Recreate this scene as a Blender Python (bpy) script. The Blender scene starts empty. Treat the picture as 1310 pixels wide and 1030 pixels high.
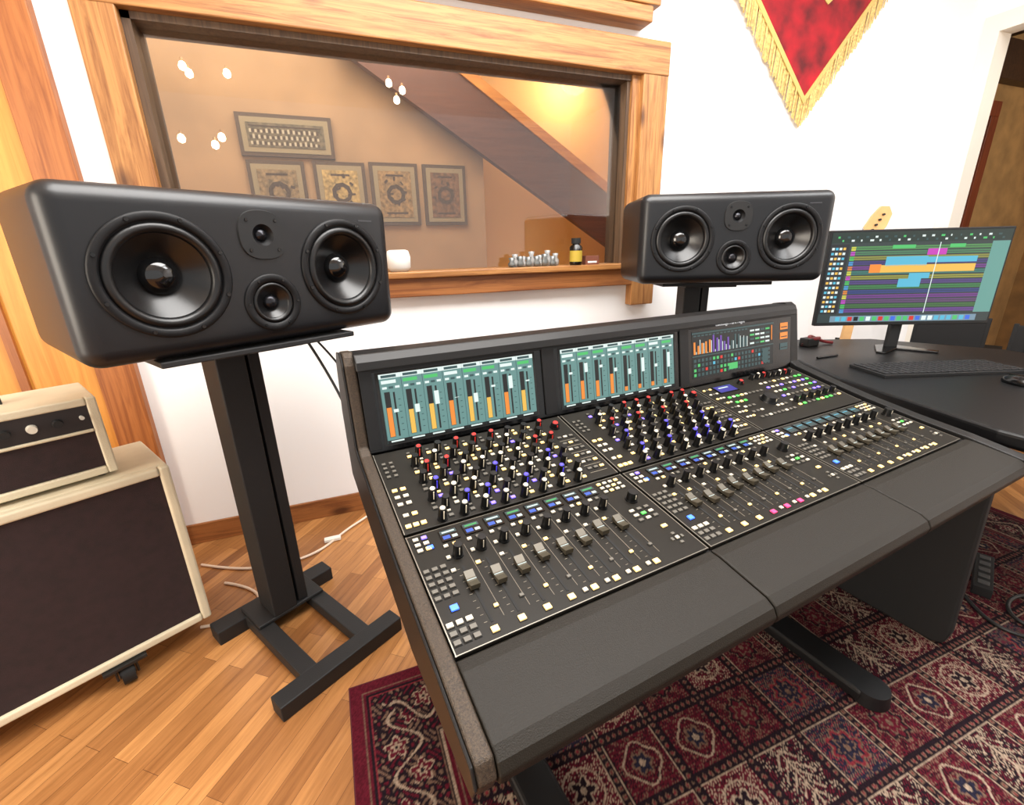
import bpy, bmesh, numpy as np, math, random
from mathutils import Matrix, Vector
random.seed(7); rng=np.random.RandomState(5)
COL=bpy.context.scene.collection
try:
    bpy.context.scene.view_settings.view_transform='Standard'
except Exception: pass

# ------------------------------------------------------------ helpers
def lin(c):
    o=[]
    for v in c[:3]:
        v=v/255.0
        o.append(v/12.92 if v<=0.04045 else ((v+0.055)/1.055)**2.4)
    return (o[0],o[1],o[2],1.0)
MATS={}
def mat(name,c=(128,128,128),rough=.5,metal=0,em=None,es=1.0,bump=0,bscale=60,var=0,spec=None,trans=0,vscale=6,coat=0,crough=.03):
    if name in MATS: return MATS[name]
    m=bpy.data.materials.new(name); m.use_nodes=True; nt=m.node_tree; b=nt.nodes["Principled BSDF"]
    b.inputs["Base Color"].default_value=lin(c); b.inputs["Roughness"].default_value=rough; b.inputs["Metallic"].default_value=metal
    if spec is not None: b.inputs["Specular IOR Level"].default_value=spec
    if trans: b.inputs["Transmission Weight"].default_value=trans
    if coat: b.inputs["Coat Weight"].default_value=coat; b.inputs["Coat Roughness"].default_value=crough
    if em is not None:
        b.inputs["Emission Color"].default_value=lin(em); b.inputs["Emission Strength"].default_value=es
    tc=nt.nodes.new("ShaderNodeTexCoord")
    n=nt.nodes.new("ShaderNodeTexNoise"); n.inputs["Scale"].default_value=bscale; n.inputs["Detail"].default_value=4
    nt.links.new(tc.outputs["Object"],n.inputs["Vector"])
    if bump:
        bp=nt.nodes.new("ShaderNodeBump"); bp.inputs["Strength"].default_value=bump; bp.inputs["Distance"].default_value=.002
        nt.links.new(n.outputs[0],bp.inputs["Height"]); nt.links.new(bp.outputs[0],b.inputs["Normal"])
    if var:
        n2=nt.nodes.new("ShaderNodeTexNoise"); n2.inputs["Scale"].default_value=vscale; n2.inputs["Detail"].default_value=3
        nt.links.new(tc.outputs["Object"],n2.inputs["Vector"])
        r=nt.nodes.new("ShaderNodeValToRGB"); r.color_ramp.elements[0].position=.3; r.color_ramp.elements[1].position=.7
        r.color_ramp.elements[0].color=lin([max(0,v*(1-var)) for v in c]); r.color_ramp.elements[1].color=lin([min(255,v*(1+var)) for v in c])
        nt.links.new(n2.outputs[0],r.inputs[0]); nt.links.new(r.outputs[0],b.inputs["Base Color"])
    MATS[name]=m; return m
def glow(name,c,s=1.0): return mat(name,(10,10,10),.4,em=c,es=s)
def wood(name,c1,c2,axis=0,rough=.45,scale=1.0,knots=True):
    if name in MATS: return MATS[name]
    m=bpy.data.materials.new(name); m.use_nodes=True; nt=m.node_tree; b=nt.nodes["Principled BSDF"]; L=nt.links.new
    tc=nt.nodes.new("ShaderNodeTexCoord"); mp=nt.nodes.new("ShaderNodeMapping")
    s=[26*scale]*3; s[axis]=1.3*scale; mp.inputs["Scale"].default_value=s
    L(tc.outputs["Object"],mp.inputs[0])
    n=nt.nodes.new("ShaderNodeTexNoise"); n.inputs["Scale"].default_value=1.8; n.inputs["Detail"].default_value=10; n.inputs["Roughness"].default_value=.66; n.inputs["Distortion"].default_value=.9
    L(mp.outputs[0],n.inputs["Vector"])
    r=nt.nodes.new("ShaderNodeValToRGB"); r.color_ramp.elements[0].position=.36; r.color_ramp.elements[1].position=.58
    r.color_ramp.elements[0].color=lin(c1); r.color_ramp.elements[1].color=lin(c2); L(n.outputs[0],r.inputs[0])
    out=r.outputs[0]
    if knots:
        mp2=nt.nodes.new("ShaderNodeMapping"); s=[7]*3; s[axis]=3.2; mp2.inputs["Scale"].default_value=s; L(tc.outputs["Object"],mp2.inputs[0])
        v=nt.nodes.new("ShaderNodeTexVoronoi"); v.inputs["Scale"].default_value=.8; L(mp2.outputs[0],v.inputs["Vector"])
        r2=nt.nodes.new("ShaderNodeValToRGB"); r2.color_ramp.elements[0].position=.07; r2.color_ramp.elements[1].position=.2
        r2.color_ramp.elements[0].color=(.12,.05,.025,1); r2.color_ramp.elements[1].color=(1,1,1,1); L(v.outputs["Distance"],r2.inputs[0])
        mx=nt.nodes.new("ShaderNodeMixRGB"); mx.blend_type='MULTIPLY'; mx.inputs[0].default_value=.8; L(out,mx.inputs[1]); L(r2.outputs[0],mx.inputs[2]); out=mx.outputs[0]
    L(out,b.inputs["Base Color"]); b.inputs["Roughness"].default_value=rough
    MATS[name]=m; return m

def T(x=0,y=0,z=0): return Matrix.Translation((x,y,z))
def RX(a): return Matrix.Rotation(a,4,'X')
def RY(a): return Matrix.Rotation(a,4,'Y')
def RZ(a): return Matrix.Rotation(a,4,'Z')
I=Matrix.Identity(4)
def empty(name,loc=(0,0,0),rz=0):
    e=bpy.data.objects.new(name,None); e.empty_display_size=.1; COL.objects.link(e); e.location=loc; e.rotation_euler=(0,0,rz); return e
class MB:
    def __init__(s): s.v=[];s.f=[];s.m=[];s.sm=[];s.mats=[]
    def mi(s,m):
        if m not in s.mats: s.mats.append(m)
        return s.mats.index(m)
    def add(s,vs,fs,m,M=I,smooth=False):
        o=len(s.v); s.v+=[tuple(M@Vector(p)) for p in vs]; k=s.mi(m)
        for f in fs: s.f.append([o+i for i in f]); s.m.append(k); s.sm.append(smooth)
        return s
    def box(s,x0,x1,y0,y1,z0,z1,m,M=I):
        return s.add([(x0,y0,z0),(x1,y0,z0),(x1,y1,z0),(x0,y1,z0),(x0,y0,z1),(x1,y0,z1),(x1,y1,z1),(x0,y1,z1)],
         [(0,3,2,1),(4,5,6,7),(0,1,5,4),(1,2,6,5),(2,3,7,6),(3,0,4,7)],m,M)
    def cyl(s,r0,r1,h,m,M=I,n=16,z0=0,smooth=True,cap=None):
        vs=[];
        for i in range(n):
            a=2*math.pi*i/n; vs.append((r0*math.cos(a),r0*math.sin(a),z0))
        for i in range(n):
            a=2*math.pi*i/n; vs.append((r1*math.cos(a),r1*math.sin(a),z0+h))
        s.add(vs,[(i,(i+1)%n,n+(i+1)%n,n+i) for i in range(n)],m,M,smooth)
        s.add(vs[:n],[tuple(range(n))[::-1]],m,M); s.add(vs[n:],[tuple(range(n))],cap or m,M); return s
    def lathe(s,prof,m,M=I,n=32):
        vs=[]
        for r,z in prof:
            for i in range(n):
                a=2*math.pi*i/n; vs.append((r*math.cos(a),r*math.sin(a),z))
        fs=[]
        for k in range(len(prof)-1):
            for i in range(n):
                j=(i+1)%n; fs.append((k*n+i,k*n+j,(k+1)*n+j,(k+1)*n+i))
        return s.add(vs,fs,m,M,True)
    def prism(s,poly,x0,x1,m,M=I,smooth=False):
        n=len(poly); vs=[(x0,p[0],p[1]) for p in poly]+[(x1,p[0],p[1]) for p in poly]
        s.add(vs,[(i,n+i,n+(i+1)%n,(i+1)%n) for i in range(n)]+[tuple(range(n)),tuple(range(n,2*n))[::-1]],m,M,smooth); return s
    def prismz(s,poly,z0,z1,m,M=I):
        n=len(poly); vs=[(p[0],p[1],z0) for p in poly]+[(p[0],p[1],z1) for p in poly]
        return s.add(vs,[(i,(i+1)%n,n+(i+1)%n,n+i) for i in range(n)]+[tuple(range(n))[::-1],tuple(range(n,2*n))],m,M)
    def obj(s,name,parent=None,bevel=0,seg=2):
        me=bpy.data.meshes.new(name); me.from_pydata(s.v,[],s.f)
        for m in s.mats: me.materials.append(m)
        me.polygons.foreach_set("material_index",s.m); me.polygons.foreach_set("use_smooth",s.sm); me.update()
        bm=bmesh.new(); bm.from_mesh(me); bmesh.ops.recalc_face_normals(bm,faces=bm.faces); bm.to_mesh(me); bm.free()
        o=bpy.data.objects.new(name,me); COL.objects.link(o)
        if parent: o.parent=parent
        if bevel:
            b=o.modifiers.new("b","BEVEL"); b.width=bevel; b.segments=seg; b.limit_method='ANGLE'; b.angle_limit=.6
        return o
def curve(name,pts,r,m,parent=None):
    c=bpy.data.curves.new(name,'CURVE'); c.dimensions='3D'; c.bevel_depth=r; c.bevel_resolution=3
    s=c.splines.new('NURBS'); s.points.add(len(pts)-1); s.use_endpoint_u=True; s.order_u=4
    for p,q in zip(s.points,pts): p.co=(*q,1)
    c.materials.append(m); o=bpy.data.objects.new(name,c); COL.objects.link(o)
    if parent: o.parent=parent
    return o

# ------------------------------------------------------------ camera
f,psi,p,r=581.47,.36651,.32220,-.0247
H=1.4
fh=Vector((math.sin(psi),math.cos(psi),0)); rt=Vector((math.cos(psi),-math.sin(psi),0)); zz=Vector((0,0,1))
fw=fh*math.cos(p)-zz*math.sin(p); up=fh*math.sin(p)+zz*math.cos(p)
r2=rt*math.cos(r)+up*math.sin(r); u2=-rt*math.sin(r)+up*math.cos(r)
cd=bpy.data.cameras.new("camera"); cd.sensor_fit='HORIZONTAL'; cd.sensor_width=36; cd.lens=f/1310*36; cd.clip_start=.02
co=bpy.data.objects.new("camera",cd); COL.objects.link(co)
co.matrix_world=Matrix(((r2.x,u2.x,-fw.x,0),(r2.y,u2.y,-fw.y,0),(r2.z,u2.z,-fw.z,H),(0,0,0,1)))
bpy.context.scene.camera=co

# ------------------------------------------------------------ materials
white=mat("wall_plaster",(243,243,243),.85,bump=.15,bscale=40)
pineX=wood("pine_x",(126,78,38),(176,124,70),0); pineZ=wood("pine_z",(126,78,38),(176,124,70),2)
pineDX=wood("pine_dark_x",(116,66,32),(154,98,52),0)
birch=wood("birch_panel",(190,122,44),(214,150,66),2,scale=.4,knots=False)
orangeZ=wood("orange_wood",(134,74,32),(168,102,50),2)
blk=mat("black_satin",(11,11,12),.45,bump=.1,bscale=300)
blkm=mat("black_matte",(10,10,11),.7)
blkg=mat("black_gloss",(7,7,8),.2)

# ------------------------------------------------------------ room
D=2.481
fm=bpy.data.materials.new("oak_strip_floor"); fm.use_nodes=True; nt=fm.node_tree; b=nt.nodes["Principled BSDF"]; L=nt.links.new
tc=nt.nodes.new("ShaderNodeTexCoord"); mp=nt.nodes.new("ShaderNodeMapping"); mp.inputs["Rotation"].default_value=(0,0,-.9); L(tc.outputs["Object"],mp.inputs[0])
bk=nt.nodes.new("ShaderNodeTexBrick"); bk.inputs["Scale"].default_value=1; bk.inputs["Brick Width"].default_value=.55; bk.inputs["Row Height"].default_value=.06
bk.inputs["Mortar Size"].default_value=.0007; bk.inputs["Color1"].default_value=lin((196,140,84)); bk.inputs["Color2"].default_value=lin((142,92,50)); bk.inputs["Mortar"].default_value=lin((100,60,34)); bk.inputs["Bias"].default_value=-.05
bk.offset=.37; L(mp.outputs[0],bk.inputs["Vector"])
mp2=nt.nodes.new("ShaderNodeMapping"); mp2.inputs["Scale"].default_value=(2,26,1); L(mp.outputs[0],mp2.inputs[0])
nn=nt.nodes.new("ShaderNodeTexNoise"); nn.inputs["Scale"].default_value=2; nn.inputs["Detail"].default_value=8; nn.inputs["Roughness"].default_value=.65; L(mp2.outputs[0],nn.inputs["Vector"])
rr=nt.nodes.new("ShaderNodeValToRGB"); rr.color_ramp.elements[0].position=.32; rr.color_ramp.elements[0].color=(.60,.54,.48,1); rr.color_ramp.elements[1].position=.62; rr.color_ramp.elements[1].color=(1,1,1,1); L(nn.outputs[0],rr.inputs[0])
mx=nt.nodes.new("ShaderNodeMixRGB"); mx.blend_type='MULTIPLY'; mx.inputs[0].default_value=.9; L(bk.outputs[0],mx.inputs[1]); L(rr.outputs[0],mx.inputs[2]); L(mx.outputs[0],b.inputs["Base Color"]); b.inputs["Roughness"].default_value=.34
MB().box(-3.2,7.4,-3.5,5.4,-.05,0,fm).obj("floor")
w=MB()
GX0,GX1,GZ0,GZ1=-.59,1.69,1.30,2.29
w.box(-3.2,GX0,D,D+.15,0,3.6,white); w.box(GX1,4.62,D,D+.15,0,3.6,white); w.box(GX0,GX1,D,D+.15,0,GZ0-.02,white); w.box(GX0,GX1,D,D+.15,GZ1+.02,3.6,white); w.obj("wall_back")
w=MB(); X=4.6
w.box(X,X+.12,2.40,D,0,3.6,white); w.box(X,X+.12,1.15,2.40,2.88,3.6,white); w.box(X,X+.12,-3.5,1.15,0,3.6,white); w.obj("wall_right")
MB().box(-3.3,-3.2,-3.5,5.4,0,3.6,white).obj("wall_left")
MB().box(-3.2,7.4,-3.5,5.4,3.6,3.7,white).obj("ceiling")
MB().box(-.85,4.6,D-.015,D,0,.11,pineDX).obj("baseboard_back",bevel=.003)
w=MB(); cream=mat("cream_paint",(238,232,220),.5)
w.box(X-.02,X+.13,2.30,2.40,0,2.88,cream); w.box(X-.02,X+.13,1.27,2.30,2.77,2.88,cream); w.box(X-.02,X+.13,1.15,1.27,0,2.88,cream); w.obj("trim_1")
ochre=mat("ochre_wall",(130,96,54),.8,var=.12); redwood=wood("red_wood",(92,38,20),(128,60,32),2,knots=False)
MB().box(7.3,7.4,-.5,5.4,0,3.6,ochre).obj("wall_hall_far")
MB().box(X+.12,7.3,2.9,3.0,0,3.6,mat("hall_tan",(166,130,82),.8,var=.1)).obj("wall_hall_side")
bw=wood("dark_beam",(46,30,20),(70,46,30),1,knots=False)
w=MB()
for xx in (5.1,5.8,6.5): w.box(xx,xx+.16,-.4,2.9,3.1,3.3,bw)
w.box(4.75,7.3,2.8,2.9,2.75,3.05,bw); w.obj("trim_7",bevel=.005)
d=empty("door_1")
w=MB(); w.box(4.9,5.02,2.78,2.9,0,2.45,redwood); w.box(5.75,5.87,2.78,2.9,0,2.45,redwood); w.box(4.9,5.87,2.78,2.9,2.45,2.57,redwood); w.box(5.02,5.75,2.84,2.89,0,2.45,mat("door_panel_ochre",(140,96,48),.6)); w.obj("door_frame",d,bevel=.004)
e=empty("wall_plate",(3.09,D,1.80)); MB().box(-.04,.04,-.008,0,-.06,.06,cream).box(-.012,.012,-.012,-.008,-.025,.025,white).obj("plate",e,bevel=.002)

MB().box(-.99,-.85,D-.05,D,0,3.6,orangeZ).obj("trim_2",bevel=.004)
MB().box(-2.2,-.99,D-.03,D,0,3.6,birch).obj("trim_3",bevel=.003)
MB().box(-1.25,-1.22,D-.045,D-.03,0,3.6,orangeZ).obj("trim_4")

# window
win=empty("window_1")
w=MB(); FO=.06
w.box(-.73,GX0,D-FO,D+.02,1.19,2.45,pineZ); w.obj("frame_left",win,bevel=.006)
w=MB(); w.box(GX1+.05,1.905,D-FO,D+.02,1.06,2.45,pineZ); w.obj("frame_right",win,bevel=.006)
w=MB(); w.box(-.73,1.905,D-FO-.004,D+.02,GZ1,2.45,pineX); w.obj("frame_head",win,bevel=.006)
w=MB(); w.box(-.73,1.80,D-FO-.03,D+.1,GZ0-.02,GZ0+.012,pineX); w.box(-.70,1.74,D-FO,D+.02,1.185,GZ0-.02,pineDX); w.obj("sill",win,bevel=.005)
w=MB(); dk=wood("dark_reveal",(70,52,38),(98,76,56),2,knots=False)
w.box(GX0,GX0+.03,D-.02,D+.15,GZ0,GZ1,dk); w.box(GX1,GX1+.05,D-.03,D+.15,GZ0,GZ1,pineZ); w.box(GX1-.02,GX1,D-.01,D+.15,GZ0,GZ1,dk); w.box(GX0,GX1,D-.02,D+.15,GZ1-.025,GZ1,dk); w.obj("reveal",win)
gm=bpy.data.materials.new("window_glass"); gm.use_nodes=True; nt=gm.node_tree; nt.nodes.clear(); L=nt.links.new
o_=nt.nodes.new("ShaderNodeOutputMaterial"); mxs=nt.nodes.new("ShaderNodeMixShader"); tr=nt.nodes.new("ShaderNodeBsdfTransparent"); gl=nt.nodes.new("ShaderNodeBsdfGlossy"); gl.inputs["Roughness"].default_value=.03
tr.inputs[0].default_value=(.95,.94,.92,1); fr=nt.nodes.new("ShaderNodeFresnel"); fr.inputs[0].default_value=1.75
L(fr.outputs[0],mxs.inputs[0]); L(tr.outputs[0],mxs.inputs[1]); L(gl.outputs[0],mxs.inputs[2]); L(mxs.outputs[0],o_.inputs[0])
MB().box(GX0+.02,GX1-.01,D+.05,D+.056,GZ0,GZ1-.01,gm).obj("glass_pane",win)
w=MB(); w.box(-.5,1.74,D-.11,D,2.50,2.57,pineX); w.box(-.6,1.80,D-.09,D,2.585,2.66,pineX); w.box(-.6,1.86,D-.13,D,2.68,3.0,pineX); w.obj("trim_5",bevel=.006)
tan=mat("live_room_wall",(174,140,106),.85,var=.08,vscale=1.5)
MB().box(-3.2,4.6,5.3,5.4,0,3.6,tan).obj("wall_live_room_back")
MB().box(3.6,3.7,D+.15,5.3,0,3.6,mat("live_amber",(206,140,70),.8)).obj("wall_live_room_right")
MB().box(-3.2,-3.1,D+.15,5.3,0,3.6,tan).obj("wall_live_room_left")
st=empty("staircase")
sw=wood("stringer_wood",(80,44,34),(100,60,46),0,knots=False)
def ln(x): return 2.93-.6*(x-1.32)
w=MB()
pts=[(.3,3.54),(3.55,ln(3.55)),(3.55,ln(3.55)-.52),(.3,ln(.3)-.52)]
vs=[(x,4.62,z) for x,z in pts]+[(x,4.70,z) for x,z in pts]
w.add(vs,[(0,1,2,3),(4,5,6,7),(0,1,5,4),(1,2,6,5),(2,3,7,6),(3,0,4,7)],sw)
yb=wood("rail_yellow",(186,112,38),(214,144,58),0,knots=False)
pts=[(.3,ln(.3)+.10),(3.55,ln(3.55)+.10),(3.55,ln(3.55)),(.3,ln(.3))]
vs=[(x,4.60,z) for x,z in pts]+[(x,4.72,z) for x,z in pts]
w.add(vs,[(0,1,2,3),(4,5,6,7),(0,1,5,4),(1,2,6,5),(2,3,7,6),(3,0,4,7)],yb); w.obj("stringer",st)
w=MB()
for i in range(11):
    x=.5+i*.28; z=ln(x)-.12
    w.box(x,x+.28,4.70,4.80,z-.04,z,pineX)
w.obj("treads",st)
MB().box(1.6,3.6,5.26,5.3,0,3.6,mat("amber_wall_lit",(240,192,124),.8)).obj("lit_wall_panel")  # pale amber colour paints the warmly lit stretch of the back wall
def pic(x0,x1,z0,z1,paper,fc,y=4.78,kind=0):
    e=empty("picture_frame"); w=MB(); fr_=mat("frame_brown",(84,62,44),.5) ; pm=mat("paper_%d_%d"%(paper[0],kind),paper,.8,var=.25,vscale=30)
    w.box(x0,x1,y,y+.03,z0,z1,fr_); w.box(x0+.03,x1-.03,y-.004,y,z0+.03,z1-.03,mat("mount_grey",(150,134,106),.8))
    w.box(x0+.07,x1-.07,y-.008,y-.004,z0+.07,z1-.07,pm)
    dk_=mat("ink_brown",(74,54,38),.8); wd=x1-x0
    if kind==0:
        lt=mat("ink_pale",(190,178,156),.8)
        for rr_ in range(3):
            for i in range(26):
                xa=x0+.09+i*(wd-.2)/26; zb=z0+.085+rr_*.045
                w.box(xa,xa+.016,y-.010,y-.008,zb,zb+.02+.014*random.random(),dk_ if (i+rr_)%2 else lt)
        w.box(x0+.09,x1-.09,y-.01,y-.008,z1-.10,z1-.09,dk_)
    else:
        for a in range(9):
            an=a*.7+kind; rr_=.05+.012*a
            w.box(-.018,.018,-.002,0,-.006-.004*(a%3),.008,dk_,T((x0+x1)/2+rr_*math.cos(an)*.8,y-.009,(z0+z1)/2+rr_*math.sin(an))@RY(an))
        w.lathe([(wd*.12,0),(wd*.2,0.0)],dk_,T((x0+x1)/2,y-.010,(z0+z1)/2)@RX(math.pi/2),9)
        w.box(x0+.12,x1-.12,y-.01,y-.008,z0+.1,z0+.115,dk_); w.box(x0+.14,x1-.14,y-.01,y-.008,z1-.115,z1-.1,dk_)
    w.obj("frame",e)
MB().box(-2.0,1.6,4.81,4.87,0,3.6,tan).obj("wall_live_partition")
pic(-.53,.21,2.21,2.53,(104,92,72),0,kind=0)
pic(-.51,-.06,1.68,2.18,(130,108,78),0,kind=1); pic(.01,.45,1.68,2.19,(166,140,90),0,kind=2); pic(.49,.93,1.66,2.2,(140,112,74),0,kind=3); pic(.98,1.40,1.66,2.2,(112,80,54),0,kind=4)
refl_glow=glow("reflection_glow_warm",(255,232,190),16)
e=empty("window_reflections"); w=MB()  # glowing spots stand in for lights reflected in the window glass
for x,y,z in ((-.98,4.2,2.60),(-.92,4.2,2.60),(-.72,4.2,2.64),(-.69,4.2,2.60),(-.46,4.2,2.62),(-.57,4.2,2.22),(-.82,4.2,2.20),(-.92,4.2,2.19),(-.62,4.2,2.17),(.75,4.2,2.62),(.65,4.2,2.66),(.70,4.2,2.55)):
    w.lathe([(.001,-.028),(.02,-.018),(.025,0),(.018,.022),(.001,.032)],refl_glow,T(x,y,z),12)
    w.cyl(.008,.008,.02,tan,T(x,y,z+.03),8)
w.obj("reflection_spots",e)

# ------------------------------------------------------------ items on the sill
sz=GZ0+.012
e=empty("smart_speaker",(.345,D-.03,sz)); MB().lathe([(.001,0),(.04,0),(.058,.02),(.06,.07),(.052,.10),(.04,.105),(.001,.105)],mat("white_fabric",(220,218,212),.8,bump=.4,bscale=400),n=32).obj("body",e)
e=empty("vitamin_bottle",(1.35,D-.05,sz)); w=MB(); w.lathe([(.001,0),(.034,0),(.036,.01),(.036,.10),(.02,.115),(.02,.12)],mat("amber_black",(20,15,10),.2),n=24); w.lathe([(.0365,.02),(.0365,.08)],mat("label_yellow",(176,150,50),.6),n=24); w.cyl(.027,.027,.03,blkm,T(0,0,.118),20); w.obj("bottle",e)
e=empty("glass_ornaments",(1.10,D-.03,sz)); w=MB(); jg=mat("jar_glass",(190,190,188),.15,trans=.5); bd=mat("bead_grey",(110,112,110),.3,metal=.4)
for i in range(12):
    xx=-.14+i*.025; hh=.03+.04*random.random()
    w.lathe([(.001,0),(.02,.004),(.022,hh*.6),(.012,hh),(.018,hh+.02),(.001,hh+.022)],jg if i%2 else bd,T(xx,.014*(i%2),0),12)
w.obj("ornaments",e)
e=empty("card_box",(1.46,D-.03,sz)); MB().box(-.045,.045,-.02,.02,0,.05,mat("card_brown",(110,62,46),.6)).box(-.03,.03,-.021,-.02,.01,.02,cream).obj("box",e,bevel=.002)

# ------------------------------------------------------------ banner
e=empty("wall_banner")
red=mat("red_velvet",(132,8,22),.8,bump=.6,bscale=25,var=.35,vscale=7); gold=mat("gold_fringe",(212,178,108),.6,bump=.6,bscale=200,var=.2,vscale=80); ygold=mat("gold_braid",(200,172,98),.6); olive=mat("olive_cloth",(112,108,60),.8)
def flat(w,pts,y0,y1,m):
    n=len(pts); vs=[(x,y0,z) for x,z in pts]+[(x,y1,z) for x,z in pts]
    w.add(vs,[tuple(range(n)),tuple(range(n,2*n))[::-1]]+[(i,(i+1)%n,n+(i+1)%n,n+i) for i in range(n)],m)
w=MB(); tx,tz=2.99,2.26; lx0,lz0=2.19,3.02; rx0,rz0=3.61,3.02
flat(w,[(lx0,3.5),(rx0,3.5),(rx0,rz0),(tx,tz),(lx0,lz0)],D-.03,D-.012,red)
def strip(w,xa,za,xb,zb,wd,y0,y1,m):
    flat(w,[(xa,za),(xb,zb),(xb,zb+wd),(xa,za+wd)],y0,y1,m)
strip(w,lx0,lz0-.01,tx,tz-.01,.04,D-.036,D-.03,ygold); strip(w,tx,tz-.01,rx0,rz0-.01,.04,D-.037,D-.031,ygold)
flat(w,[(2.75,3.5),(3.3,3.5),(3.26,2.93),(3.07,2.78),(2.82,2.93)],D-.034,D-.029,ygold); flat(w,[(2.8,3.5),(3.25,3.5),(3.21,2.97),(3.07,2.84),(2.87,2.97)],D-.038,D-.034,olive)
w.obj("cloth",e)
w=MB()
def fringe(xa,za,xb,zb,n):
    for i in range(n):
        t=i/n; x=xa+(xb-xa)*t; z=za+(zb-za)*t; l=.135+.025*random.random(); j=random.uniform(-.006,.006)
        w.add([(x-.003,D-.03+j,z),(x+.013,D-.03+j,z),(x+.012,D-.02+j,z-l),(x,D-.02+j,z-l)],[(0,1,2,3)],gold)
fringe(lx0,lz0,tx,tz,76); fringe(tx,tz,rx0,rz0,60)
w.obj("fringe",e)

# ------------------------------------------------------------ rug
RX0,RX1,RY0,RY1=-.12,3.2,-1.0,1.28; st_=.0042
nx=int((RX1-RX0)/st_); ny=int((RY1-RY0)/st_)
xs=np.linspace(0,RX1-RX0,nx); ys=np.linspace(0,RY1-RY0,ny); Xg,Yg=np.meshgrid(xs,ys)
Wd,Hd=RX1-RX0,RY1-RY0
pal={k:np.array(lin(v)[:3]) for k,v in dict(mar=(76,18,30),dark=(26,16,22),cream=(138,120,104),tan=(96,74,62),rose=(104,34,42),navy=(30,28,42)).items()}
Cc=np.zeros(Xg.shape+(3,)); Cc[:]=pal['mar']
def put(mask,k): Cc[mask]=pal[k]
wx=Xg+.003*np.sin(Yg*60)+.002*np.sin(Yg*143+1); wy=Yg+.003*np.sin(Xg*57)+.002*np.sin(Xg*131+2)
dB=np.minimum(np.minimum(Xg,Wd-Xg),np.minimum(Yg,Hd-Yg))
al=np.where(np.minimum(Xg,Wd-Xg)<np.minimum(Yg,Hd-Yg),Yg,Xg)
bm_=dB<.30
put((dB>.035)&(dB<.042),'tan'); put((dB>.05)&(dB<.25),'dark')
gx=np.sin(wx*150+2*np.sin(wy*93))*np.sin(wy*156+2*np.sin(wx*87))
put((dB>.06)&(dB<.24)&(gx>.45),'tan'); put((dB>.06)&(dB<.24)&(gx<-.55),'mar')
q=dB-.15; vine=np.abs(q-.045*np.sin(al*2*np.pi/.18))<.005; put(vine&(dB>.05)&(dB<.25),'cream')
ph=(al/.09)%1-.5; s=np.sign(np.sin(al*2*np.pi/.18)); rad=np.hypot(ph*.09,q+.03*s); fl=np.cos(5*np.arctan2(q+.03*s,ph*.09))
put((rad<.030+.008*fl)&bm_,'cream'); put((rad<.025+.007*fl)&bm_,'mar'); put((rad<.013+.004*fl)&bm_,'cream'); put((rad<.006)&bm_,'dark')
put((dB>.055)&(dB<.060),'rose'); put((dB>.240)&(dB<.245),'tan'); put((dB>.252)&(dB<.259),'cream'); put((dB>.27)&(dB<.275),'tan')
inn=dB>.29; ts=.19; fx=(Xg-.29)/ts; fy=(Yg-.29)/ts; ix=np.floor(fx).astype(int); iy=np.floor(fy).astype(int); lx=fx-ix-.5; ly=fy-iy-.5
typ=(ix*2+iy*3+((ix*iy)%3))%5
bgk=['mar','dark','mar','navy','mar']
for k,c in enumerate(bgk): put(inn&(typ==k),c)
ax,ay=np.abs(lx),np.abs(ly); R=np.hypot(lx,ly); A=np.arctan2(ly,lx)
fgs=[('tan','dark'),('cream','mar'),('tan','dark'),('tan','rose'),('cream','dark')]
for k in range(5):
    M=inn&(typ==k); c1,c2=fgs[k]
    g=np.sin(ax*(58+5*k)+2.6*np.sin(ay*41+k))*np.sin(ay*(61-4*k)+2.4*np.sin(ax*37-k))
    put(M&(g>.52),c1); put(M&(g<-.45),c2)
    if k in(0,3):
        put(M&(R<.27+.035*np.cos(8*A)),c1); put(M&(R<.245+.035*np.cos(8*A)),c2); put(M&(R<.2+.03*np.cos(8*A)),bgk[k]); put(M&(R<.15+.04*np.cos(6*A)),c1); put(M&(R<.12+.03*np.cos(6*A)),bgk[k]); put(M&(R<.05),c1)
    elif k==1:
        put(M&(np.abs(lx)<.016)&(ay<.36),c1)
        put(M&(np.abs(((ly+ax*.9)*7)%1-.5)<.12)&(ax<.27-.3*np.abs(ly)),c1)
    elif k==2:
        put(M&(np.abs(R-.28-.03*np.cos(4*A))<.016),'cream'); put(M&(R<.16+.03*np.cos(6*A)),'tan'); put(M&(R<.12+.03*np.cos(6*A)),'navy'); put(M&(R<.05),'cream')
    else:
        put(M&(np.abs(R-.3)<.016),c1); put(M&(R<.17+.05*np.cos(5*A+.6)),c1); put(M&(R<.13+.045*np.cos(5*A+.6)),c2); put(M&(R<.05),c1)
m_=np.maximum(ax,ay)
put(inn&(m_>.415),'dark'); alt=np.where(ax>ay,ly,lx)*ts
put(inn&(m_>.424)&(m_<.440),'cream')
put(inn&(m_>.455)&(np.hypot((m_-.5)*ts,((alt/.022)%1-.5)*.022)<.007),'tan')
put(inn&(m_>.465)&(np.hypot((m_-.5)*ts,((alt/.022)%1-.5)*.022)<.0035),'rose')
Cc*= (0.65+.7*rng.rand(ny,nx,1))
verts=np.stack([Xg+RX0,Yg+RY0,np.full_like(Xg,.012)],-1).reshape(-1,3)
idx=np.arange(nx*ny).reshape(ny,nx); F=np.stack([idx[:-1,:-1],idx[:-1,1:],idx[1:,1:],idx[1:,:-1]],-1).reshape(-1,4)
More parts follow.
